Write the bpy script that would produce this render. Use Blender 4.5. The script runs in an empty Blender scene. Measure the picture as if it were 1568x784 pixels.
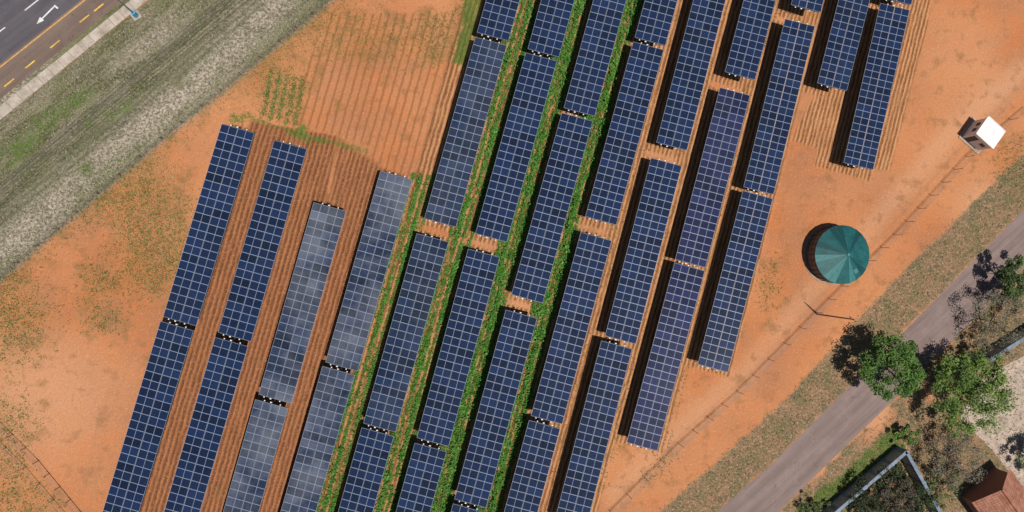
import bpy, math, random
import numpy as np
from mathutils import Vector, Matrix
random.seed(7); rng=np.random.default_rng(7)
scene=bpy.context.scene
# ---------------------------------------------------------------- camera / survey helper
H=88.0; F=1056.0; T=math.radians(8.0)
def G(px,py,z=0.0):
    """survey: aerial-photo coordinate -> world XY on the horizontal plane z"""
    a=px-784; b=392-py
    dx=F*math.sin(T)+a*math.cos(T); dz=-F*math.cos(T)+a*math.sin(T)
    k=(z-H)/dz
    return np.array([dx*k,b*k])
def G3(px,py,z=0.0):
    p=G(px,py,z); return (p[0],p[1],z)
cam_d=bpy.data.cameras.new("camera"); cam=bpy.data.objects.new("camera",cam_d)
scene.collection.objects.link(cam); scene.camera=cam
cam.location=(0,0,H); cam.rotation_euler=(0,-T,0)
cam_d.sensor_width=36; cam_d.lens=36*F/1568; cam_d.clip_end=5000
scene.view_settings.view_transform='Standard'; scene.view_settings.look='None'; scene.view_settings.exposure=0
# ---------------------------------------------------------------- light
ELEV=math.radians(75.5)
sh=Vector((-0.74,0.67,0)).normalized()          # direction shadows fall
sunv=Vector((-sh.x*math.cos(ELEV),-sh.y*math.cos(ELEV),math.sin(ELEV)))
sd=bpy.data.lights.new("sun",'SUN'); sd.energy=4.6; sd.angle=math.radians(0.5); sd.color=(1,0.95,0.88)
so=bpy.data.objects.new("sun",sd); scene.collection.objects.link(so)
so.rotation_euler=sunv.to_track_quat('Z','Y').to_euler(); so.location=(0,0,60)
w=bpy.data.worlds.new("World"); scene.world=w; w.use_nodes=True
nt=w.node_tree; bg=nt.nodes['Background']; sky=nt.nodes.new('ShaderNodeTexSky'); sky.sky_type='NISHITA'
sky.sun_disc=False; sky.sun_elevation=ELEV; sky.sun_rotation=math.atan2(sunv.x,sunv.y)
nt.links.new(sky.outputs[0],bg.inputs[0]); bg.inputs[1].default_value=0.05
# ---------------------------------------------------------------- node helper
class M:
    def __init__(s,name,rough=0.9,spec=0.2):
        s.m=bpy.data.materials.new(name); s.m.use_nodes=True; s.t=s.m.node_tree
        s.b=s.t.nodes['Principled BSDF']; s.b.inputs['Roughness'].default_value=rough
        s.b.inputs['Specular IOR Level'].default_value=spec
        s.pos=s.t.nodes.new('ShaderNodeNewGeometry').outputs['Position']
    def put(s,sock,v):
        if isinstance(v,bpy.types.NodeSocket): s.t.links.new(v,sock)
        elif isinstance(v,(tuple,list)) and len(v)==3 and sock.type=='RGBA': sock.default_value=(*v,1)
        else: sock.default_value=v
    def math(s,op,a,b=0.0,c=0.0,clamp=False):
        n=s.t.nodes.new('ShaderNodeMath'); n.operation=op; n.use_clamp=clamp
        s.put(n.inputs[0],a); s.put(n.inputs[1],b); s.put(n.inputs[2],c); return n.outputs[0]
    def noise(s,scale,detail=3,rough=0.6,vec=None,out=0):
        n=s.t.nodes.new('ShaderNodeTexNoise'); n.inputs['Scale'].default_value=scale
        n.inputs['Detail'].default_value=detail; n.inputs['Roughness'].default_value=rough
        s.t.links.new(vec or s.pos,n.inputs['Vector']); return n.outputs[out]
    def mapr(s,v,a,b,c=0.0,d=1.0):
        n=s.t.nodes.new('ShaderNodeMapRange'); n.clamp=True
        s.put(n.inputs[0],v); n.inputs[1].default_value=a; n.inputs[2].default_value=b
        n.inputs[3].default_value=c; n.inputs[4].default_value=d; return n.outputs[0]
    def mix(s,f,a,b,mode='MIX'):
        n=s.t.nodes.new('ShaderNodeMix'); n.data_type='RGBA'; n.blend_type=mode
        s.put(n.inputs[0],f); s.put(n.inputs[6],a); s.put(n.inputs[7],b); return n.outputs[2]
    def scale(s,col,f):
        n=s.t.nodes.new('ShaderNodeVectorMath'); n.operation='SCALE'; s.put(n.inputs[0],col); s.put(n.inputs[3],f); return n.outputs[0]
    def rot(s,ang,sc=None,vec=None):
        n=s.t.nodes.new('ShaderNodeMapping'); n.inputs['Rotation'].default_value=(0,0,ang)
        s.t.links.new(vec or s.pos,n.inputs[0])
        if sc:
            k=s.t.nodes.new('ShaderNodeMapping'); k.inputs['Scale'].default_value=sc; s.t.links.new(n.outputs[0],k.inputs[0]); return k.outputs[0]
        return n.outputs[0]
    def sep(s,v):
        n=s.t.nodes.new('ShaderNodeSeparateXYZ'); s.t.links.new(v,n.inputs[0]); return n.outputs
    def attr(s,name,o='Color'):
        n=s.t.nodes.new('ShaderNodeAttribute'); n.attribute_name=name; return n.outputs[o]
    def sepc(s,v):
        n=s.t.nodes.new('ShaderNodeSeparateColor'); s.t.links.new(v,n.inputs[0]); return n.outputs
    def bump(s,h,strength=0.3,dist=0.05):
        n=s.t.nodes.new('ShaderNodeBump'); n.inputs['Strength'].default_value=strength; n.inputs['Distance'].default_value=dist
        s.t.links.new(h,n.inputs['Height']); s.t.links.new(n.outputs[0],s.b.inputs['Normal'])
    def col(s,v): s.put(s.b.inputs['Base Color'],v); return s.m
def plain(name,c,rough=0.8,var=0.25,sc=3.0,metal=0.0,spec=0.3):
    m=M(name,rough,spec); m.b.inputs['Metallic'].default_value=metal
    f=m.mapr(m.noise(sc,3),0.3,0.7,1-var,1+var); return m.col(m.scale(c,f))
# ---------------------------------------------------------------- mesh builder
class MB:
    def __init__(s): s.v=[];s.f=[];s.m=[]
    def poly(s,pts,mi=0):
        i=len(s.v); s.v+= [tuple(p) for p in pts]; s.f.append(tuple(range(i,i+len(pts)))); s.m.append(int(mi))
    def box(s,c,d,ang=0.0,mi=0,mat=None):
        i=len(s.v); R=mat or Matrix.Rotation(ang,3,'Z')
        for z in(-.5,.5):
            for x,y in((-.5,-.5),(.5,-.5),(.5,.5),(-.5,.5)):
                s.v.append(tuple(Vector(c)+R@Vector((x*d[0],y*d[1],z*d[2]))))
        for q in((3,2,1,0),(4,5,6,7),(0,1,5,4),(1,2,6,5),(2,3,7,6),(3,0,4,7)):
            s.f.append(tuple(i+k for k in q)); s.m.append(mi)
    def tube(s,p0,p1,r0,r1=None,n=8,mi=0,caps=True):
        r1=r0 if r1 is None else r1; p0=Vector(p0);p1=Vector(p1); d=(p1-p0).normalized()
        u=d.orthogonal().normalized(); v=d.cross(u); i=len(s.v)
        for p,r in((p0,r0),(p1,r1)):
            for k in range(n):
                a=2*math.pi*k/n; s.v.append(tuple(p+u*r*math.cos(a)+v*r*math.sin(a)))
        for k in range(n):
            s.f.append((i+k,i+(k+1)%n,i+n+(k+1)%n,i+n+k)); s.m.append(mi)
        if caps:
            s.f.append(tuple(range(i+n-1,i-1,-1)));s.m.append(mi); s.f.append(tuple(range(i+n,i+2*n)));s.m.append(mi)
    def mesh(s,name,mats):
        me=bpy.data.meshes.new(name); me.from_pydata(s.v,[],s.f)
        for m in mats: me.materials.append(m.m if isinstance(m,M) else m)
        me.polygons.foreach_set('material_index',s.m); me.update(); return me
    def obj(s,name,mats,parent=None):
        o=bpy.data.objects.new(name,s.mesh(name,mats)); scene.collection.objects.link(o)
        if parent: o.parent=parent
        return o
def empty(name,loc=(0,0,0),ang=0):
    e=bpy.data.objects.new(name,None); e.location=loc; e.rotation_euler=(0,0,ang); scene.collection.objects.link(e); return e
def leaves(name,cen,size,mat,col,flat=0.5,parent=None,asp=0.6):
    """one mesh of many leaf blades: cen (N,3), size (N,), col (N,3)"""
    n=len(cen); nrm=rng.normal(size=(n,3)); nrm[:,2]=np.abs(nrm[:,2])+flat; nrm/=np.linalg.norm(nrm,axis=1)[:,None]
    t=rng.normal(size=(n,3)); u=np.cross(nrm,t); u/=np.linalg.norm(u,axis=1)[:,None]; v=np.cross(nrm,u)
    s=size[:,None]*0.5; u=u*s; v=v*s*asp
    V=np.stack([cen-u,cen-v*1.0+u*0.1,cen+u,cen+v-u*0.1],1).reshape(-1,3)
    me=bpy.data.meshes.new(name); me.vertices.add(n*4); me.vertices.foreach_set('co',V.ravel().astype(np.float32))
    me.loops.add(n*4); me.loops.foreach_set('vertex_index',np.arange(n*4,dtype=np.int32))
    me.polygons.add(n); me.polygons.foreach_set('loop_start',np.arange(0,n*4,4,dtype=np.int32)); me.polygons.foreach_set('loop_total',np.full(n,4,dtype=np.int32))
    me.update(calc_edges=True)
    a=me.attributes.new('tint','FLOAT_COLOR','POINT'); c=np.ones((n*4,4),dtype=np.float32); c[:,:3]=np.repeat(col,4,0); a.data.foreach_set('color',c.ravel())
    me.materials.append(mat); o=bpy.data.objects.new(name,me); scene.collection.objects.link(o)
    if parent: o.parent=parent
    return o
mL=M('leaf',0.55,0.25); mL.col(mL.attr('tint')); LEAF=mL.m
# ---------------------------------------------------------------- materials
ALU=plain('aluminium_frame',(0.24,0.29,0.37),0.5,0.08,metal=0.0,spec=0.4)
STEEL=plain('galvanised_steel',(0.22,0.24,0.26),0.5,0.15,metal=0.3)
DARK=plain('panel_backsheet',(0.03,0.03,0.035),0.7)
WHITE=plain('white_paint',(0.70,0.70,0.68),0.6,0.06)
def glass(name,glare,tint):
    m=M(name,0.16,0.5)
    tc=m.t.nodes.new('ShaderNodeUVMap').outputs[0]; x,y,_=m.sep(tc)
    def line(c,n,wd):
        f=m.math('FRACT',m.math('MULTIPLY',c,n)); d=m.math('MINIMUM',f,m.math('SUBTRACT',1.0,f)); return m.math('LESS_THAN',d,wd*n)
    cells=m.math('MAXIMUM',line(x,12,0.003),line(y,6,0.005))
    mid=m.math('LESS_THAN',m.math('ABSOLUTE',m.math('SUBTRACT',x,0.5)),0.011)
    rnd=m.attr('modrnd','Fac')
    base=m.scale(tint,m.mapr(rnd,0,1,0.55,1.45))
    c=m.mix(m.math('MULTIPLY',cells,0.22),base,(0.15,0.20,0.30)); c=m.mix(mid,c,(0.26,0.31,0.40))
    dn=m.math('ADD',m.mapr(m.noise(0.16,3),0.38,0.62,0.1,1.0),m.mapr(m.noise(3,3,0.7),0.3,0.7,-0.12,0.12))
    dn=m.math('MULTIPLY',m.math('MULTIPLY',dn,m.mapr(rnd,0,1,0.7,1.25)),glare,clamp=True)
    c=m.mix(dn,c,(0.48,0.50,0.55)); m.put(m.b.inputs['Roughness'],m.mapr(dn,0,0.4,0.06,0.2))  # sky glare painted into the base colour as a pale mottled film
    return m.col(c)
GL=[glass('solar_glass_plain',0.008,(0.0055,0.014,0.047)),glass('solar_glass_violet',0.018,(0.011,0.014,0.055)),
    glass('solar_glass_glare_faint',0.05,(0.007,0.016,0.045)),glass('solar_glass_glare_strong',0.19,(0.010,0.018,0.045))]  # these two have reflected sky glare painted in
# ---------------------------------------------------------------- solar tables
ZP=2.9; NM=24; WD=4.05; LT=24.0; TILT=math.radians(-8.5)
rows=[ # rows of (top centre, bottom centre, glass)
 [((364.5,196.5),(275,492),0),((271,499),None,0)],
 [((445,221.5),(359,516),0),((354.5,523.5),None,0)],
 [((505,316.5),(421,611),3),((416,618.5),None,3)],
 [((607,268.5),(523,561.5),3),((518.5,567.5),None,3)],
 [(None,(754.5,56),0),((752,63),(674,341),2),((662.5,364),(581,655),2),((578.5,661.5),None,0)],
 [(None,(832,81),0),((829,87),(752,364),0),((741,387.5),(662.5,677),0),((659.5,685),None,0)],
 [(None,(887,171.5),0),((884,179),(807,457.5),0),((798.5,481),(720,771),0),((718,778),None,0)],
 [(None,(995.5,63.5),0),((993,70),(920,338),0),((913,362),(837,643),0),((834,650),None,0)],
 [(None,(1028.5,224),0),((1020.5,248),(950,520.5),0),((944.5,528),None,0)],
 [(None,(1133,116),0),((1125.5,140),(1057,403.5),1),((1056,408.5),(983,684),1)],
 [(None,(1234,13),0),((1225,34.5),(1161.5,292),0),((1160.5,298),(1091.5,564),0)],
 [(None,(1274,133),0)],
 [(None,(1373,2),0),((1370.5,10),(1314.5,254.5),0)],
]
def table_mesh(g,seed):
    r=random.Random(seed); b=MB(); p=LT/NM; hw=WD/2; uvs={}; fr=0.028; rn=[]
    for side in(-1,1):
        for k in range(NM):
            x0,x1=(0.025,hw) if side>0 else (-hw,-0.025); y0=-LT/2+k*p+0.008; y1=y0+p-0.016
            dz=r.uniform(-.006,.006); z=dz
            i=len(b.v)
            o=[(x0,y0),(x1,y0),(x1,y1),(x0,y1)]; q=[(x0+fr,y0+fr),(x1-fr,y0+fr),(x1-fr,y1-fr),(x0+fr,y1-fr)]
            b.v+=[(x,y,z-0.04) for x,y in o]+[(x,y,z) for x,y in o]+[(x,y,z) for x,y in q]
            for a in range(4):
                c=(a+1)%4
                b.f.append((i+a,i+c,i+4+c,i+4+a)); b.m.append(1)
                b.f.append((i+4+a,i+4+c,i+8+c,i+8+a)); b.m.append(1)
            b.f.append((i+3,i+2,i+1,i)); b.m.append(2)
            b.f.append((i+8,i+9,i+10,i+11)); b.m.append(0); uvs[len(b.f)-1]=[(0,0),(1,0),(1,1),(0,1)]
            rn+= [r.random()]*12
    for k in range(NM+1):                                                    # purlins
        y=-LT/2+k*p; b.box((0,y,-0.11),(3.7,0.05,0.10),mi=2 if k in(0,NM) else 3)
    for x,sx in((-1.15,.13),(-.35,.2),(.8,.13)):                                                 # end brackets
        for e in(-1,1): b.box((x+e*.2,e*(LT/2+0.13),-0.10),(sx,0.13,0.04),mi=4)
    ct,st=math.cos(TILT),math.sin(TILT)
    b.v=[(x*ct+z*st,y,ZP-x*st+z*ct) for x,y,z in b.v]                        # tracker angle
    b.tube((0,-LT/2-0.25,ZP-0.27),(0,LT/2+0.25,ZP-0.27),0.07,n=8,mi=2)     # torque tube
    for k in range(5):                                                       # posts
        y=-LT/2+1.2+k*(LT-2.4)/4; b.box((0,y,(ZP-0.3)/2-0.1),(0.16,0.2,ZP-0.35),mi=3)
    b.box((0.05,0,ZP-0.5),(0.5,0.45,0.45),mi=3)                              # slew drive
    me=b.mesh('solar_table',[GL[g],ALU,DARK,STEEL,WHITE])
    uv=me.uv_layers.new(name='UVMap'); arr=np.zeros((len(me.loops),2),dtype=np.float32)
    for fi,c in uvs.items():
        ls=me.polygons[fi].loop_start; arr[ls:ls+4]=c
    uv.data.foreach_set('uv',arr.ravel())
    a=me.attributes.new('modrnd','FLOAT','POINT'); a.data.foreach_set('value',np.array(rn+[0]*(len(b.v)-len(rn)),dtype=np.float32))
    return me
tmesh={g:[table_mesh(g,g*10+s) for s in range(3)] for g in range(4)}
tables=[]; rowfit=[]; lens=[]
for r in rows:
    for t in r:
        if t[0] and t[1]: lens.append(np.linalg.norm(G(*t[0],ZP)-G(*t[1],ZP)))
LA=float(np.mean(lens))
dirs=[(G(*t[0],ZP)-G(*t[1],ZP)) for r in rows for t in r if t[0] and t[1]]
D=np.sum(dirs,0); D/=np.linalg.norm(D)      # 'up the row' direction
for ri,r in enumerate(rows):
    pts=[]
    full=[t for t in r if t[0] and t[1]]
    d=D if not full else sum((G(*t[0],ZP)-G(*t[1],ZP)) for t in full)
    d=d/np.linalg.norm(d)
    for ti,(a,c,g) in enumerate(r):
        A=G(*a,ZP) if a else None; C=G(*c,ZP) if c else None
        if A is None: A=C+d*LA
        if C is None: C=A-d*LA
        pts+=[A,C]; L=np.linalg.norm(A-C); dd=(A-C)/L; mid=(A+C)/2
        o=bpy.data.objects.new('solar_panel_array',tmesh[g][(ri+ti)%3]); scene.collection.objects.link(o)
        o.location=(mid[0],mid[1],0)
        o.rotation_euler=(0,0,-math.atan2(dd[0],dd[1])); o.scale=(1,L/LT,1)
        tables.append((A,C))
    pts=np.array(pts); rowfit.append(np.polyfit(pts[:,1],pts[:,0],1))
# ---------------------------------------------------------------- ground sheet
def axis(lo,hi,st,far):
    a=np.arange(lo,hi+st/2,st); e=[];s=st*2;x=hi
    while x<far: x+=s; e.append(x); s*=1.35
    e=np.array(e); return np.concatenate([lo-(e[::-1]-hi),a,e])
gx=axis(-52,92,0.25,2500); gy=axis(-40,40,0.25,2500)
X,Y=np.meshgrid(gx,gy,indexing='xy'); P=np.stack([X.ravel(),Y.ravel()],1)
def segd(p,a,b):
    ab=b-a; t=np.clip(((p-a)@ab)/(ab@ab),0,1); return np.linalg.norm(p-(a+t[:,None]*ab),axis=1)
def polysd(pix):
    q=[G(*p) for p in pix]; n=len(q); d=np.full(len(P),1e9); ins=np.zeros(len(P),bool)
    for i in range(n):
        a,b=q[i],q[(i+1)%n]; d=np.minimum(d,segd(P,a,b))
        cond=((a[1]>P[:,1])!=(b[1]>P[:,1])); xx=(b[0]-a[0])*(P[:,1]-a[1])/((b[1]-a[1]) if b[1]!=a[1] else 1e-9)+a[0]
        ins^=cond&(P[:,0]<xx)
    return np.where(ins,d,-d)
def lined(pix):
    d=np.full(len(P),1e9)
    for a,b in zip(pix[:-1],pix[1:]): d=np.minimum(d,segd(P,G(*a),G(*b)))
    return d
S=lambda sd,wd=1.0: np.clip(sd/wd+0.5,0,1)
def blob(px,py,rx,ry,ang=0):
    c=G(px,py); q=P-c; ca,sa=math.cos(ang),math.sin(ang); u=(q[:,0]*ca+q[:,1]*sa)/(rx/12); v=(-q[:,0]*sa+q[:,1]*ca)/(ry/12)
    return np.exp(-(u*u+v*v))
till=np.zeros(len(P))
for A,C in tables:
    ab=C-A; L=np.linalg.norm(ab); u=ab/L; q=P-A; s=q@u; n=q@np.array([u[1],-u[0]])
    dd=np.minimum(4.3-np.abs(n-.3),np.minimum(s+0.7,L+0.7-s)); till=np.maximum(till,S(dd,0.8))
till*=S(P[:,0]-(np.polyval(rowfit[0],P[:,1])-1.6),0.8)
till=np.maximum(till,S(polysd([(1330,0),(1425,-10),(1420,40),(1362,262),(1300,250)]),0.6))
till=np.maximum(till,S(polysd([(1250,140),(1300,140),(1275,235),(1210,215)]),0.8)*0.9)
till=np.maximum(till,S(polysd([(385,185),(515,208),(500,310),(360,300)]),1.0)); till=np.maximum(till,.75*S(polysd([(515,208),(585,250),(575,330),(500,330)]),1.5))
fallow=np.maximum(S(polysd([(505,20),(735,20),(705,90),(655,250),(450,188),(455,130)]),1.2),S(polysd([(360,180),(470,205),(640,240),(650,330),(520,330),(400,300)]),1.2)*0.8)
FEN=[(-300,683),(0,428),(120,325),(250,213),(340,140),(430,65),(505,2),(800,-248)]
grass=S(polysd([(-300,430)]+[(0,184),(228,0),(500,-222)]+[(800,-248),(505,2),(430,65),(340,140),(250,213),(120,325),(0,428),(-300,683)]),0.8)
far_left=S(polysd([(-900,-800),(600,-800),(500,-238),(212,-2),(0,172),(-300,415),(-900,900)]),0.5); grass=np.maximum(grass,far_left)
FR=[(700,1030),(935,784),(1040,680),(1130,600),(1250,478),(1370,360),(1480,240),(1568,165),(1800,-40)]
rL=[(850,1030),(1098,784),(1186,706),(1300,592),(1385,507),(1568,320),(1850,30)]
rR=[(930,1040),(1192,784),(1300,678),(1385,597),(1470,512),(1568,407),(1860,100)]
verge=S(polysd([(860,1000),(1010,784),(1100,705),(1215,600),(1330,470),(1480,320),(1568,235),(1800,0)]+rL[::-1]),1.2)
verge2=S(polysd([(2600,-700),(1860,100),(1568,407),(1470,512),(1385,597),(1300,678),(1192,784),(930,1040),(600,1600),(2600,1600)]),0.8)
sandy=np.clip(0.9*blob(1345,640,45,26,math.radians(45))+.8*blob(1425,600,30,18)+.6*blob(1265,715,40,8,math.radians(45)),0,1)
verge=np.maximum(verge,verge2*0.9)*(1-.8*sandy)
lush=0.9*S(polysd([(718,-40),(752,-40),(722,60),(712,105),(695,95)]),1.0)
lush=np.maximum(lush,0.7*S(polysd([(1205,790),(1290,722),(1370,650),(1385,690),(1290,790)]),1.2))
lush=np.maximum(lush,0.66*blob(85,175,80,16,math.radians(40)))
lush=np.maximum(lush,0.64*blob(30,225,60,18,math.radians(40)));lush=np.maximum(lush,0.42*blob(180,170,110,18,math.radians(42)))
lush=np.maximum(lush,.8*blob(133,258,9,10))
lush=np.maximum(lush,0.6*np.exp(-(lined([(378,178),(470,210),(560,232)])/0.4)**2))
lush=np.maximum(lush,.7*blob(465,205,12,16)); lush=np.maximum(lush,.7*blob(362,183,14,9))
dryb=np.clip(.95*blob(120,290,150,34,math.radians(41))+.9*blob(300,130,150,30,math.radians(41))+.8*blob(20,150,60,14,math.radians(41))+.7*blob(400,20,60,30,math.radians(41))+.7*blob(230,60,60,16,math.radians(41))+.8*blob(10,390,60,20,math.radians(41)),0,1)
weed=1.1*blob(240,370,70,50,math.radians(60))+0.9*blob(200,290,60,50)+1.0*blob(20,490,50,60)+0.8*blob(430,140,45,45)+0.6*blob(560,60,120,50)+0.8*blob(160,490,30,22)+0.8*blob(10,650,40,40)+0.7*blob(150,430,30,30)+.7*blob(240,410,30,40)
weed+=0.5*np.exp(-(lined(FEN)/2.0)**2)+0.5*S(polysd([(690,10),(735,10),(705,90),(650,100),(640,20)]),1.5)
weed+=0.6*S(polysd([(-50,700),(30,690),(120,800),(-50,800)]),2)+0.5*blob(1180,440,30,60)+0.6*blob(1560,260,60,60)+.4*blob(1010,720,50,20,math.radians(45))
weed=np.clip(weed,0,1)
pale=0.7*np.exp(-(lined([(940,760),(1040,660),(1140,575),(1240,450),(1340,340),(1460,200),(1568,110)])/2.2)**2)+0.8*blob(1500,310,60,45,math.radians(40))+.7*blob(780,465,60,20)+.8*blob(60,610,160,110)+.4*blob(1480,80,120,120)
pale=np.clip(pale+0.6*blob(740,372,60,18)+0.6*blob(1010,235,90,14,-.3)+.6*blob(905,350,60,16)+.5*blob(300,160,90,30,math.radians(40))+.9*sandy,0,1)
ruts_and_lines=np.zeros(len(P))
for off in((0,0),(9,9)):
    ruts_and_lines=np.maximum(ruts_and_lines,np.exp(-(lined([(930+off[0],784+off[1]),(1055+off[0],655+off[1]),(1150+off[0],570+off[1]),(1255+off[0],455+off[1]),(1375+off[0],335+off[1]),(1490+off[0],205+off[1]),(1600,90)])/0.28)**2))
    ruts_and_lines=np.maximum(ruts_and_lines,.7*np.exp(-(lined([(120+off[0]*1.5,800),(150+off[0]*1.5,650),(215+off[0]*1.5,470),(290+off[0]*1.5,260),(345+off[0]*1.5,165)])/0.25)**2))
for off in(0,11,34,45,58):
    ruts_and_lines=np.maximum(ruts_and_lines,0.95*np.exp(-(lined([(-200,462+off),(0,285+off),(180,140+off),(400,-50+off)])/0.22)**2))  # thin dark parallel lines along the grass band
edge=np.exp(-(lined(FEN)/0.45)**2)
rowx=lambda i,y: np.polyval(rowfit[i],y)
belts={(3,4):0.6,(4,5):0.75,(5,6):0.95,(6,7):1.0}
crop=np.zeros(len(P))
for (i,j),dn in belts.items():
    mx=(rowx(i,P[:,1])+rowx(j,P[:,1]))/2; top=G(0,255)[1] if i==3 else 99
    crop=np.maximum(crop,dn*S(1.9-np.abs(P[:,0]-mx),0.6)*(P[:,1]<top))
tan_=S(P[:,0]-rowx(3,P[:,1])-1,6)
nx,ny=len(gx),len(gy); V=np.zeros((len(P),3),dtype=np.float32); V[:,:2]=P
idx=np.arange(nx*ny).reshape(ny,nx); Q=np.stack([idx[:-1,:-1],idx[:-1,1:],idx[1:,1:],idx[1:,:-1]],-1).reshape(-1,4)
me=bpy.data.meshes.new('ground'); me.vertices.add(len(V)); me.vertices.foreach_set('co',V.ravel())
me.loops.add(Q.size); me.loops.foreach_set('vertex_index',Q.ravel().astype(np.int32)); me.polygons.add(len(Q))
me.polygons.foreach_set('loop_start',np.arange(0,Q.size,4,dtype=np.int32)); me.polygons.foreach_set('loop_total',np.full(len(Q),4,dtype=np.int32)); me.update(calc_edges=True)
def addattr(nm,a,b,c):
    k=me.attributes.new(nm,'FLOAT_COLOR','POINT'); arr=np.stack([a,b,c,np.ones_like(a)],1).astype(np.float32); k.data.foreach_set('color',arr.ravel())
addattr('mA',till,fallow,grass); addattr('mB',verge,lush,weed); addattr('mC',pale,ruts_and_lines,edge); addattr('mD',crop,tan_,dryb)
ROWANG=math.atan2(D[0],D[1])
BANDV=G(430,65)-G(0,428); BANDANG=math.atan2(BANDV[1],BANDV[0])
m=M('ground_soil_and_grass',0.95,0.1)
nb=m.noise(0.045,2); nm=m.noise(0.45,3,0.68); nf=m.noise(3.0,2,0.75); ng=m.noise(10,1,0.75); nv=m.noise(0.16,3,0.6)
A=m.sepc(m.attr('mA')); B=m.sepc(m.attr('mB')); C_=m.sepc(m.attr('mC')); D_=m.sepc(m.attr('mD'))
def brk(a,k=3.0,am=0.5,bm=0.5):
    t=m.math('ADD',a,m.math('MULTIPLY',m.math('SUBTRACT',nm,0.5),am)); t=m.math('ADD',t,m.math('MULTIPLY',m.math('SUBTRACT',nf,0.5),bm))
    return m.math('MULTIPLY_ADD',m.math('SUBTRACT',t,0.5),k,0.5,clamp=True)
soil=m.mix(m.mapr(nv,0.38,0.62),(0.46,0.165,0.062),(0.37,0.16,0.078))
soil=m.mix(m.mapr(nb,0.4,0.62),soil,(0.50,0.215,0.095))
soil=m.mix(m.math('MULTIPLY',m.mapr(m.math('ADD',C_[0],m.math('MULTIPLY',m.math('SUBTRACT',nm,0.5),0.9)),0.2,0.9),0.7),soil,(0.54,0.29,0.165))
soil=m.mix(m.mapr(nm,0.52,0.66,0,0.6),soil,(0.31,0.125,0.055))
soil=m.mix(m.mapr(nf,0.55,0.72,0,0.4),soil,(0.61,0.35,0.20))
soil=m.mix(m.mapr(ng,0.56,0.70,0,0.55),soil,(0.20,0.09,0.045))
# furrows
rx_,ry_,_=m.sep(m.rot(ROWANG))
warp=m.math('ADD',m.math('MULTIPLY',m.math('SUBTRACT',nm,0.5),0.38),m.math('MULTIPLY',m.math('SUBTRACT',nf,0.5),0.22))
def fur(per): return m.math('MULTIPLY_ADD',m.math('SINE',m.math('MULTIPLY',m.math('ADD',rx_,warp),2*math.pi/per)),0.5,0.5)
f1=fur(0.58); f2=fur(0.95)
stretch=m.noise(1.6,2,0.7,vec=m.rot(ROWANG,(1.8,0.22,1)))
fm=m.math('MULTIPLY_ADD',m.math('SUBTRACT',stretch,0.5),2.4,f1,clamp=True)
tl=m.mix(fm,(0.15,0.056,0.025),(0.33,0.135,0.060))
tl2=m.mix(fm,(0.20,0.080,0.032),(0.52,0.26,0.12))
tl=m.mix(D_[1],tl,tl2)
tl=m.mix(m.mapr(nf,0.52,0.72,0,0.5),tl,(0.50,0.27,0.145)); tl=m.mix(m.mapr(ng,0.55,0.7,0,0.6),tl,(0.11,0.045,0.022))
fl=m.mix(m.mapr(f2,0.66,1.0,0,0.75),soil,(0.23,0.10,0.042))
c=m.mix(brk(A[1]),soil,fl)
c=m.mix(m.math('MULTIPLY',brk(A[0]),0.93),c,tl)
c=m.mix(m.math('MULTIPLY',brk(D_[0],3,1.0,1.0),0.2),c,(0.12,0.13,0.035))
c=m.mix(m.math('MULTIPLY',C_[1],m.mapr(nm,0.3,0.6,0.1,0.45)),c,(0.32,0.16,0.09))
# dry grass
gs=m.noise(0.5,3,0.75,vec=m.rot(-BANDANG,(0.35,1.6,1)))
gr=m.mix(m.mapr(gs,0.42,0.58),(0.095,0.090,0.042),(0.25,0.215,0.145))
gr=m.mix(m.mapr(nf,0.50,0.66,0,0.7),gr,(0.40,0.35,0.27)); gr=m.mix(m.mapr(ng,0.48,0.60,0,0.85),gr,(0.055,0.060,0.028))
gr=m.mix(m.mapr(nv,0.48,0.58,0,0.5),gr,(0.120,0.130,0.050))
gr=m.mix(m.math('MULTIPLY',D_[2],m.mapr(nm,0.32,0.52,0.2,0.9)),gr,m.mix(m.mapr(nf,0.40,0.58),(0.17,0.135,0.10),(0.48,0.42,0.35)))
c=m.mix(brk(A[2],4,0.25,0.3),c,gr)
vg=m.mix(m.mapr(nm,0.4,0.62),(0.28,0.17,0.10),(0.14,0.13,0.065)); vg=m.mix(m.mapr(ng,0.48,0.60,0,0.85),vg,(0.07,0.065,0.035)); vg=m.mix(m.mapr(nf,0.52,0.66,0,0.8),vg,(0.40,0.28,0.19))
c=m.mix(m.math('MULTIPLY',brk(B[0],3,1.3,0.9),0.92),c,vg)
c=m.mix(m.math('MULTIPLY',C_[1],m.math('MULTIPLY',A[2],0.6)),c,(0.07,0.07,0.045))
c=m.mix(m.math('MULTIPLY',C_[2],0.75),c,m.mix(m.mapr(nf,0.4,0.6),(0.08,0.065,0.05),(0.36,0.30,0.24)))
lu=m.mix(m.mapr(nf,0.35,0.65),(0.045,0.10,0.012),(0.11,0.18,0.035))
c=m.mix(m.math('MULTIPLY',brk(B[1],3,1.6,1.6),0.85),c,lu)
wd=m.math('MULTIPLY',m.mapr(m.math('ADD',m.math('MULTIPLY',ng,0.6),m.math('MULTIPLY',nf,0.4)),0.48,0.57),m.mapr(m.math('ADD',B[2],m.math('MULTIPLY',m.math('SUBTRACT',nm,0.5),1.6)),0.15,0.75,0,0.8))
c=m.mix(wd,c,(0.12,0.12,0.04))
m.col(c)
hgt=m.math('ADD',m.math('MULTIPLY',m.math('MULTIPLY',f1,A[0]),0.8),m.math('ADD',m.math('MULTIPLY',nf,0.9),m.math('MULTIPLY',ng,0.35)))
m.bump(hgt,0.8,0.2)
me.materials.append(m.m); go=bpy.data.objects.new('ground',me); scene.collection.objects.link(go)
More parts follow.
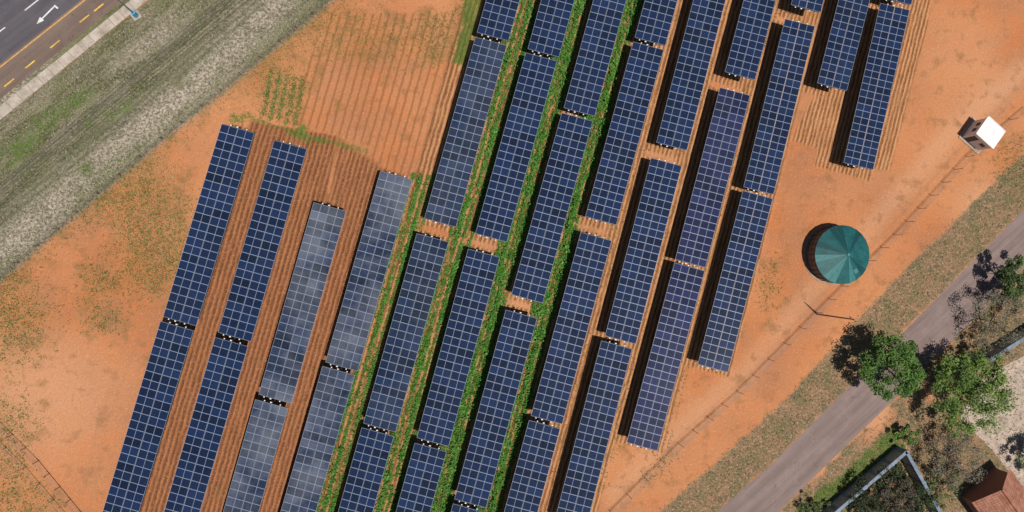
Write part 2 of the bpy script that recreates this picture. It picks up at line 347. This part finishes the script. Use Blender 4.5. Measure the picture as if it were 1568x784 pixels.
# ---------------------------------------------------------------- roads
def ribbon(name,L,R,z,mat):
    b=MB()
    for k in range(len(L)-1): b.poly([G3(*L[k],z),G3(*R[k],z),G3(*R[k+1],z),G3(*L[k+1],z)])
    return b.obj(name,[mat])
def asphalt(name,c1,c2,ang):
    m=M(name,0.9,0.2); s=m.noise(0.6,3,0.65,vec=m.rot(-ang,(0.10,1.6,1)))
    c=m.mix(m.mapr(s,0.35,0.65),c1,c2); c=m.mix(m.mapr(m.noise(0.4,3,0.7),0.5,0.7,0,0.4),c,tuple(x*1.2 for x in c2))
    cr=m.math('LESS_THAN',m.math('ABSOLUTE',m.math('SUBTRACT',m.noise(0.35,3,0.5),0.5)),0.003); c=m.mix(m.math('MULTIPLY',cr,0.35),c,(0.05,0.04,0.035))
    return m.col(m.scale(c,m.mapr(m.noise(15,1,0.8),0.3,0.7,0.82,1.18)))
ra=G(1568,360)-G(1150,745); RA=math.atan2(ra[1],ra[0])
ribbon('road',rL,rR,0.004,asphalt('asphalt_worn',(0.165,0.12,0.108),(0.22,0.165,0.15),RA))
ribbon('highway',[(-300,330),(0,98),(124,0),(500,-297)],[(-900,-200),(-300,-300),(-100,-700),(200,-900)],0.008,asphalt('asphalt_dark',(0.075,0.068,0.078),(0.105,0.095,0.105),BANDANG))
ribbon('road_shoulder',[(-300,390),(0,152),(188,0),(500,-252)],[(-300,325),(0,93),(120,-3),(500,-302)],0.004,asphalt('shoulder_brown',(0.13,0.09,0.075),(0.18,0.13,0.105),BANDANG))
conc=M('paving_concrete',0.9); bx,by,_=conc.sep(conc.rot(-BANDANG))
jl=conc.math('LESS_THAN',conc.math('FRACT',conc.math('MULTIPLY',bx,0.66)),0.07)
cc=conc.mix(conc.mapr(conc.noise(0.7,5,0.7),0.35,0.65),(0.28,0.23,0.18),(0.48,0.42,0.36)); cc=conc.mix(conc.math('MULTIPLY',jl,0.6),cc,(0.2,0.16,0.12)); conc.col(cc)
b=MB(); wl=[(-300,427),(0,184),(226,0),(500,-222)]; wr=[(-300,407),(0,162),(200,0),(500,-242)]
for k in range(3):
    a0,a1,c0,c1=wl[k],wl[k+1],wr[k],wr[k+1]
    b.poly([G3(*a0,.1),G3(*c0,.1),G3(*c1,.1),G3(*a1,.1)]); b.poly([G3(*a0),G3(*a0,.1),G3(*a1,.1),G3(*a1)]); b.poly([G3(*c0),G3(*c1),G3(*c1,.1),G3(*c0,.1)])
b.obj('pavement',[conc.m])
def strip(b,p,q,wd,z,mi=0):
    p=np.array(p);q=np.array(q); d=(q-p)/np.linalg.norm(q-p); n=np.array([-d[1],d[0]])*wd/2
    b.poly([(*(p-n),z),(*(q-n),z),(*(q+n),z),(*(p+n),z)],mi)
YEL=plain('yellow_paint',(0.58,0.38,0.08),0.7,0.3); YD=plain('orange_line_paint',(0.50,0.27,0.09),0.7,0.3); WP=plain('road_white_paint',(0.58,0.58,0.58),0.7,0.25)
b=MB(); strip(b,G(-300,335),G(0,103),0.16,0.013); strip(b,G(0,103),G(130,0),0.16,0.013); strip(b,G(130,0),G(500,-292),.16,.013); b.obj('road_edge_line',[YD])
b=MB()
for (x0,y0,x1,y1) in [(-30,77,-5,58),(38,16,62,-3),(-3,50,8,42)]: strip(b,G(x0,y0),G(x1,y1),0.13,0.013)
a0=G(56,37);u=G(84,9)-a0;u/=np.linalg.norm(u);n=np.array([-u[1],u[0]])
W=lambda s,t:(*(a0+u*s+n*t),0.013)
b.poly([W(.9,-.08),W(2.9,-.08),W(2.9,.08),W(.9,.08)]); b.poly([W(0,0.0),W(.9,-.30),W(.9,.30)])
b.poly([W(2.903,-.45),W(3.1,-.45),W(3.1,.08),W(2.903,.08)])
b.obj('lane_marking',[WP])
b=MB()
for (x,y) in [(152,12),(130,29),(85,68),(47,99),(15,127),(-20,155)]:
    p=G(x,y); b.box((p[0],p[1],0.07),(1.4,0.14,0.13),BANDANG)
b.obj('kerb_marker',[YEL])
# ---------------------------------------------------------------- fences
POST=plain('fence_post_wood',(0.20,0.14,0.10),0.8); WIRE=plain('fence_wire',(0.20,0.17,0.15),0.6)
def fence(name,pix,h=1.8,step=3.0,wires=5,r=0.05,mats=(POST,WIRE),wr=0.010):
    b=MB(); pts=[G(*p) for p in pix]
    for a,c in zip(pts[:-1],pts[1:]):
        L=np.linalg.norm(c-a); n=max(1,int(L/step))
        for k in range(n):
            p=a+(c-a)*k/n; b.tube((p[0],p[1],-.1),(p[0]+random.uniform(-.04,.04),p[1],h+random.uniform(-.05,.05)),r,n=6)
        for k in range(wires):
            z=0.15+(h-0.25)*k/(wires-1); b.tube((*a,z),(*c,z),wr,n=4,mi=1,caps=False)
    return b.obj(name,list(mats))
fence('perimeter_fence',FEN[1:-1],1.6,2.6,5)
fence('perimeter_fence',FR[1:-1],1.6,2.6,7,0.035)
fence('perimeter_fence',[(-20,625),(0,645),(60,705),(125,784),(160,830)],1.5,1.6,7,0.045)
fence('wire_fence',[(-20,655),(40,715),(105,790)],1.0,2.5,3,0.045,(STEEL,WIRE))
b=MB()
CB=plain('cable_black',(0.06,0.06,0.06),0.5)
for k in range(3):
    p=G3(-60-k*5,333+k*9,7); q=G3(420,-72+k*9,7); b.tube(p,q,0.022,n=5,caps=False)
b.obj('overhead_power_cable',[CB])
# ---------------------------------------------------------------- street lamp
BLUE=plain('lamp_blue_paint',(0.05,0.30,0.50),0.5)
px,py=G(209,24); b=MB(); b.tube((px,py,0),(px,py,1.1),0.30,0.26,n=12); b.tube((px,py,1.1),(px,py,6.5),0.10,0.06,n=10,mi=1)
b.tube((px,py,6.5),(px-1.6,py+1.2,7.0),0.05,0.04,mi=1); b.box((px-1.9,py+1.45,7.0),(0.9,0.3,0.14),math.radians(143),mi=1); b.box((px,py,0.06),(1.0,1.0,0.12),0.6,mi=2)
b.obj('street_lamp',[BLUE,STEEL,conc.m])
px,py=G(1251,481); b=MB(); b.tube((px,py,0),(px,py,8.2),0.11,0.075,n=10); b.box((px,py,7.8),(0.09,1.1,0.1),0.9)
for s in(-.45,0,.45): b.tube((px-s*.78,py+s*.62,7.85),(px-s*.78,py+s*.62,8.05),0.05,n=6,mi=1)
b.obj('utility_pole',[POST,DARK])
# ---------------------------------------------------------------- water tank
cx,cy=G(1291,390,2.6); tank=empty('water_tank',(cx,cy,0))
TE=M('tank_roof_green',0.5,0.25)
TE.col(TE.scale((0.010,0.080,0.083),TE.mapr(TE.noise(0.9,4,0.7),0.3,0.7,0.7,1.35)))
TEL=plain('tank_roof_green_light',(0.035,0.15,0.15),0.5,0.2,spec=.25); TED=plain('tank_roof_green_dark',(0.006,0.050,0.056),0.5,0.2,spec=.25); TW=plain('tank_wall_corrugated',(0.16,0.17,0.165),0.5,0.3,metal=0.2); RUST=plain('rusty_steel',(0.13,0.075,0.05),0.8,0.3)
NS=24; b=MB(); R0=3.98; zr=2.45; za=3.7
for k in range(NS):
    a0=2*math.pi*k/NS; a1=2*math.pi*(k+1)/NS; P0=(R0*math.cos(a0),R0*math.sin(a0),zr); P1=(R0*math.cos(a1),R0*math.sin(a1),zr)
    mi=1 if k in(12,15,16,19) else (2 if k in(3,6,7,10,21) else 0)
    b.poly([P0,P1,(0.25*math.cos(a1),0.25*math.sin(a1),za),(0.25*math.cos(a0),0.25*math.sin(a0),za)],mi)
    b.poly([(P0[0],P0[1],zr-.12),(P1[0],P1[1],zr-.12),P1,P0]); b.tube((P0[0],P0[1],zr+.01),(0.2*math.cos(a0),0.2*math.sin(a0),za+.02),0.016,n=5,mi=1)
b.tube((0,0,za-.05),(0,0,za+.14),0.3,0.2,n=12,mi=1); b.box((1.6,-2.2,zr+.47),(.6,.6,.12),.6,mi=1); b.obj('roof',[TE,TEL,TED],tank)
b=MB(); n=96
for k in range(n):
    a0=2*math.pi*k/n;a1=2*math.pi*(k+1)/n
    for j in range(12):
        z0=j*.195;z1=z0+.195; r0=3.72+(.03 if j%2 else 0); r1=3.72+(0 if j%2 else .03)
        b.poly([(r0*math.cos(a0),r0*math.sin(a0),z0),(r0*math.cos(a1),r0*math.sin(a1),z0),(r1*math.cos(a1),r1*math.sin(a1),z1),(r1*math.cos(a0),r1*math.sin(a0),z1)])
b.obj('wall',[TW],tank)
b=MB()
for k in range(32):
    a=2*math.pi*k/32; x,y=3.85*math.cos(a),3.85*math.sin(a); b.tube((x,y,0),(x,y,2.35),0.045,n=6)
for z in(.5,1.2,1.9):
    for k in range(32):
        a=2*math.pi*k/32;a1=2*math.pi*(k+1)/32; b.tube((3.86*math.cos(a),3.86*math.sin(a),z),(3.86*math.cos(a1),3.86*math.sin(a1),z),.028,n=4,caps=False)
b.obj('frame',[RUST],tank)
b=MB(); b.tube((0,0,0),(0,0,.06),4.2,n=48); b.obj('plinth',[plain('plinth_concrete',(0.30,0.2,0.14))],tank)
# ---------------------------------------------------------------- pump house
cx,cy=G(1517,203,2.7); ang=math.radians(-38); hut=empty('pump_house',(cx,cy,0),ang)
b=MB(); b.box((0,0,1.3),(3.1,2.9,2.6)); b.box((0,0,2.67),(3.4,3.2,.14),mi=1); b.box((0,0,.06),(3.9,3.7,.12),mi=2)
for t in(-.9,.1): b.box((-1.56,t+.4,1.6),(.04,.6,.7),mi=3)
b.box((-.8,-1.46,1.0),(.85,.04,2.0),mi=3); b.box((.7,-1.46,1.6),(.7,.04,.6),mi=3)
b.box((.5,.4,2.77),(.5,.5,.06),mi=1)
for e in(-1,1): b.box((0,e*1.55,2.77),(3.4,.08,.06),mi=1)
b.obj('building',[WHITE,plain('white_roof',(0.70,0.70,0.69),.6,.14,1.2),plain('slab',(0.35,0.26,0.2)),plain('door_grey',(0.09,0.09,0.10))],hut)
# ---------------------------------------------------------------- bottom-right property
PAT=plain('patio_paving',(0.38,0.30,0.24),0.9,0.25,1.0)
b=MB(); b.poly([G3(*p,.006) for p in [(1470,640),(1500,580),(1568,545),(1750,420),(1900,700),(1600,760),(1560,740),(1520,690)]]); b.obj('patio',[PAT])
WB=plain('wall_coping_blue_grey',(0.15,0.19,0.25),0.6,0.3,1.5); WS=plain('wall_render',(0.30,0.29,0.28),0.8)
def wall(name,pix,h,wd):
    b=MB()
    for p,q in zip(pix[:-1],pix[1:]):
        a=G(*p,h);c=G(*q,h); L=np.linalg.norm(c-a); an=math.atan2(c[1]-a[1],c[0]-a[0]); mid=(a+c)/2
        b.box((mid[0],mid[1],h/2),(L-wd*.55,wd*.7,h),an,mi=1); b.box((mid[0],mid[1],h+.04),(L-wd*.5,wd,.08),an)
        for k in range(int(L/2.5)+1):
            t=a+(c-a)*(k+.02)/(L/2.5+.04); b.box((t[0],t[1],h/2+.05),(.4,wd*1.15,h+.14),an,mi=0)
    return b.obj(name,[WB,WS])
wall('boundary_wall',[(1262,800),(1388,692)],2.0,0.45)
wall('boundary_wall',[(1388,692),(1448,800)],2.0,0.45)
wall('boundary_wall',[(1500,562),(1568,518),(1640,470)],2.0,0.5)
TILE=M('roof_tile',0.85,0.2)
HA=math.radians(38)
tr=TILE.sep(TILE.rot(-HA)); lt=TILE.math('FRACT',TILE.math('MULTIPLY',tr[0],2.8)); lt2=TILE.math('FRACT',TILE.math('MULTIPLY',tr[1],2.8))
tc=TILE.mix(TILE.mapr(TILE.noise(1.2,5,.7),.35,.65),(0.24,0.095,0.06),(0.40,0.19,0.13)); tc=TILE.mix(TILE.math('MULTIPLY',TILE.math('MAXIMUM',TILE.math('LESS_THAN',lt,.2),TILE.math('LESS_THAN',lt2,.2)),.5),tc,(0.09,0.04,0.025)); TILE.col(tc)
hx,hy=G(1550,786,3.0); house=empty('brick_house',(hx,hy,0),HA+math.radians(90))
BR=plain('brick',(0.28,0.13,0.09),.9,.2,8)
b=MB(); b.box((0,0,1.4),(9,6.4,2.8)); b.obj('walls',[BR],house)
b=MB(); 
for s in(-1,1):
    b.poly([(-5,s*3.7,2.7),(5,s*3.7,2.7),(5,0,4.6),(-5,0,4.6)][::-s]); b.poly([(-5,s*3.7,2.55),(5,s*3.7,2.55),(5,s*3.7,2.7),(-5,s*3.7,2.7)][::s])
b.box((0,0,4.66),(10.1,.3,.12),mi=0)
for e in(-1,1): b.poly([(e*4.5,-3.2,2.8),(e*4.5,3.2,2.8),(e*4.5,0,4.5)],1)
b.obj('roof',[TILE,BR],house)
b=MB()
for x in(-3,0,3): b.box((x,3.22,1.6),(1.2,.05,1.1)); b.box((x,-3.22,1.6),(1.2,.05,1.1))
b.obj('windows',[plain('window_glass',(.04,.05,.06),.15)],house)
b=MB(); b.box((-4.52,0,1.05),(.05,.9,2.1)); b.obj('door',[POST],house)
# ---------------------------------------------------------------- trees
BARK=plain('bark',(0.12,0.085,0.06),.9)
def tree(name,px,py,r,h,c1,c2,nclump=46,nleaf=170,ls=0.30,dens=1.0,flatc=0.7):
    zc=h*0.62; x,y=G(px,py,zc); e=empty(name,(x,y,0)); b=MB()
    top=Vector((random.uniform(-.2,.2),random.uniform(-.2,.2),h*.5)); b.tube((0,0,-.1),top*.55,.045*h*.6,.03*h*.6,n=9); b.tube(top*.55,top,.03*h*.6,.02*h*.6,n=8)
    cen=[];sz=[];cl=[]
    for k in range(nclump):
        a=random.uniform(0,2*math.pi); rr=r*math.sqrt(random.random())*random.uniform(.8,1.05); zz=zc+(h-zc)*flatc*math.sqrt(max(0,1-(rr/r)**2))*random.uniform(-.5,1)
        if random.random()<.13: rr*=1.12
        c=Vector((rr*math.cos(a),rr*math.sin(a),zz))
        if k%3==0:
            mid=top.lerp(c,.5)+Vector((0,0,-.2)); b.tube(top*random.uniform(.6,1),mid,.06,.04,n=5,caps=False); b.tube(mid,c,.04,.015,n=5,caps=False)
        cr=r*random.uniform(.11,.24); n=int(nleaf*dens*random.uniform(.6,1.2)); g=rng.normal(size=(n,3)); g/=np.linalg.norm(g,axis=1)[:,None]; g*=(rng.random(n)**(1/2.2))[:,None]*cr*1.15; g[:,2]*=.7
        cen.append(g+np.array(c)); sz.append(ls*rng.uniform(.6,1.3,n)); t=random.random()*.6+rng.random(n)*.4; cl.append(np.array(c1)*(1-t[:,None])+np.array(c2)*t[:,None])
    b.obj('trunk_and_limbs',[BARK],e); leaves('crown',np.concatenate(cen),np.concatenate(sz),LEAF,np.concatenate(cl),0.5,e); return e
tree('leafy_tree',1366,560,4.1,7.8,(0.035,0.085,0.018),(0.13,0.23,0.045),70,180)
tree('leafy_tree',1485,602,5.4,8.4,(0.045,0.09,0.02),(0.17,0.26,0.05),76,160)
tree('leafy_tree',1562,425,3.2,6,(0.03,0.06,0.02),(0.10,0.15,0.04),34,150)
tree('thorn_tree',1530,492,4.6,5,(0.08,0.08,0.05),(0.21,0.19,0.13),44,90,.22)
tree('thorn_tree',1462,702,4.6,5,(0.08,0.07,0.045),(0.21,0.18,0.13),50,90,.22)
tree('leafy_shrub',1391,670,1.7,2.6,(0.05,0.10,0.02),(0.16,0.24,0.05),18,120,.24)
tree('leafy_shrub',1402,770,3.6,3.2,(0.02,0.035,0.014),(0.06,0.085,0.03),34,130,.25)
tree('leafy_shrub',1330,765,3.4,3.0,(0.014,0.022,0.010),(0.045,0.06,0.025),38,130,.25)  # dark shrub mass; shadow between the walls is also put into its leaf colours
tree('leafy_shrub',1365,735,2.4,2.4,(0.018,0.03,0.012),(0.055,0.08,0.03),26,130,.25)
tree('thorn_tree',1375,765,2.6,4.0,(0.05,0.04,0.03),(0.13,0.10,0.08),26,80,.2)
tree('leafy_shrub',1250,778,2.2,1.6,(0.05,0.08,0.025),(0.14,0.18,0.06),24,100,.2)
tree('leafy_shrub',1440,745,2.8,2.6,(0.05,0.08,0.025),(0.14,0.18,0.06),28,100,.22)
tree('leafy_shrub',1590,700,3.0,4,(0.04,0.07,0.02),(0.13,0.17,0.05),30,130,.25)
tree('thorn_tree',1500,545,2.6,3.4,(0.09,0.09,0.05),(0.2,0.19,0.11),24,80,.2)
tree('thorn_tree',1545,455,2.4,3.4,(0.09,0.09,0.05),(0.2,0.19,0.11),24,80,.2)
tree('thorn_tree',1425,560,2.0,2.8,(0.07,0.07,0.04),(0.17,0.16,0.09),18,70,.2)
# ---------------------------------------------------------------- crops
cen=[];sz=[];cl=[]
for (i,j),dn in belts.items():
    offs={0.6:(-1.45,-.5,.45,1.35),0.75:(-1.5,-.6,.35,1.3),0.95:(-1.6,-.75,.1,.95),1.0:(-1.7,-.85,.05,.95)}[dn]
    for oi,o in enumerate(offs):
        y=-36.0
        while y<36:
            y+=random.uniform(.22,.36)
            if i==3 and y>G(0,255)[1]: break
            clumpy=0.62+0.42*math.sin(y*.35+o*3+i*2)+random.uniform(-.35,.45)
            if random.random()>.3+(.55+.4*dn)*(0.4+clumpy): continue
            x=(rowx(i,y)+rowx(j,y))/2+o+random.gauss(0,.06)
            s=(0.17+0.25*dn*max(.3,clumpy))*random.uniform(.65,1.2); n=int(8+26*s/.3)
            g=rng.normal(size=(n,3))*s*.55; g[:,2]=np.abs(g[:,2])*1.0+.08; cen.append(g+np.array([x,y,0])); sz.append(rng.uniform(.6,1.3,n)*s*.75)
            t=rng.random(n)*.6+random.random()*.4; cl.append(np.array([.03,.105,.012])*(1-t[:,None])+np.array([.11,.27,.04])*t[:,None])
for i in(7,8,9):
    for o in(-1.2,-.55,.1,.75,1.4):
        for y in np.arange(-30,36,.5):
            if random.random()<.5: continue
            x=(rowx(i,y)+rowx(i+1,y))/2+o+random.gauss(0,.06); n=7
            cen.append(rng.normal(size=(n,3))*.12*[1,1,.4]+np.array([x,y,.08])); sz.append(rng.uniform(.08,.2,n)); t=rng.random((n,1)); cl.append(np.array([.09,.12,.025])*(1-t)+np.array([.24,.22,.07])*t)
for k in range(5):
    for s in np.arange(0,1,.03):
        if random.random()<.2: continue
        q=G(402+k*12+s*18-s*s*4,178-s*70+k*4); n=14; cen.append(rng.normal(size=(n,3))*.2*[1,1,.4]+np.array([*q,.1])); sz.append(rng.uniform(.12,.3,n)); t=rng.random((n,1)); cl.append(np.array([.06,.09,.02])*(1-t)+np.array([.15,.19,.05])*t)
leaves('crop_rows',np.concatenate(cen),np.concatenate(sz),LEAF,np.concatenate(cl),0.6)
# ---------------------------------------------------------------- tufts in grass and weeds
def scatter(name,wt,N,smin,smax,c1,c2,k=3,spread=.12):
    mk=(P[:,0]>-50)&(P[:,0]<90)&(np.abs(P[:,1])<39); ii=np.where(mk&(wt>.05))[0]; w_=wt[ii]; pk=rng.choice(ii,N,p=w_/w_.sum())
    base=P[pk]+rng.uniform(-.15,.15,(N,2)); base=np.repeat(base,k,0)+rng.normal(size=(N*k,2))*spread; z=rng.uniform(.02,.16,(N*k,1))
    t=np.clip(np.repeat(rng.random((N,1)),k,0)*.7+rng.random((N*k,1))*.3,0,1); leaves(name,np.concatenate([base,z],1),rng.uniform(smin,smax,N*k),LEAF,np.array(c1)*(1-t)+np.array(c2)*t,.3,asp=.35)
road_clear=np.where(polysd(rL+rR[::-1])>-0.2,0,1)*np.where(far_left>0.1,0,1)
scatter('dry_grass',(grass*road_clear),12000,.08,.26,(.06,.065,.025),(.42,.37,.27))
scatter('verge_grass',(verge*road_clear*(np.abs(P[:,1])<39)),8000,.08,.30,(.06,.07,.025),(.30,.24,.15))
scatter('green_weeds',np.clip(weed*.8+lush*.8,0,1)**1.5*road_clear*(1-till*.8),12000,.08,.26,(.05,.09,.018),(.16,.20,.05))
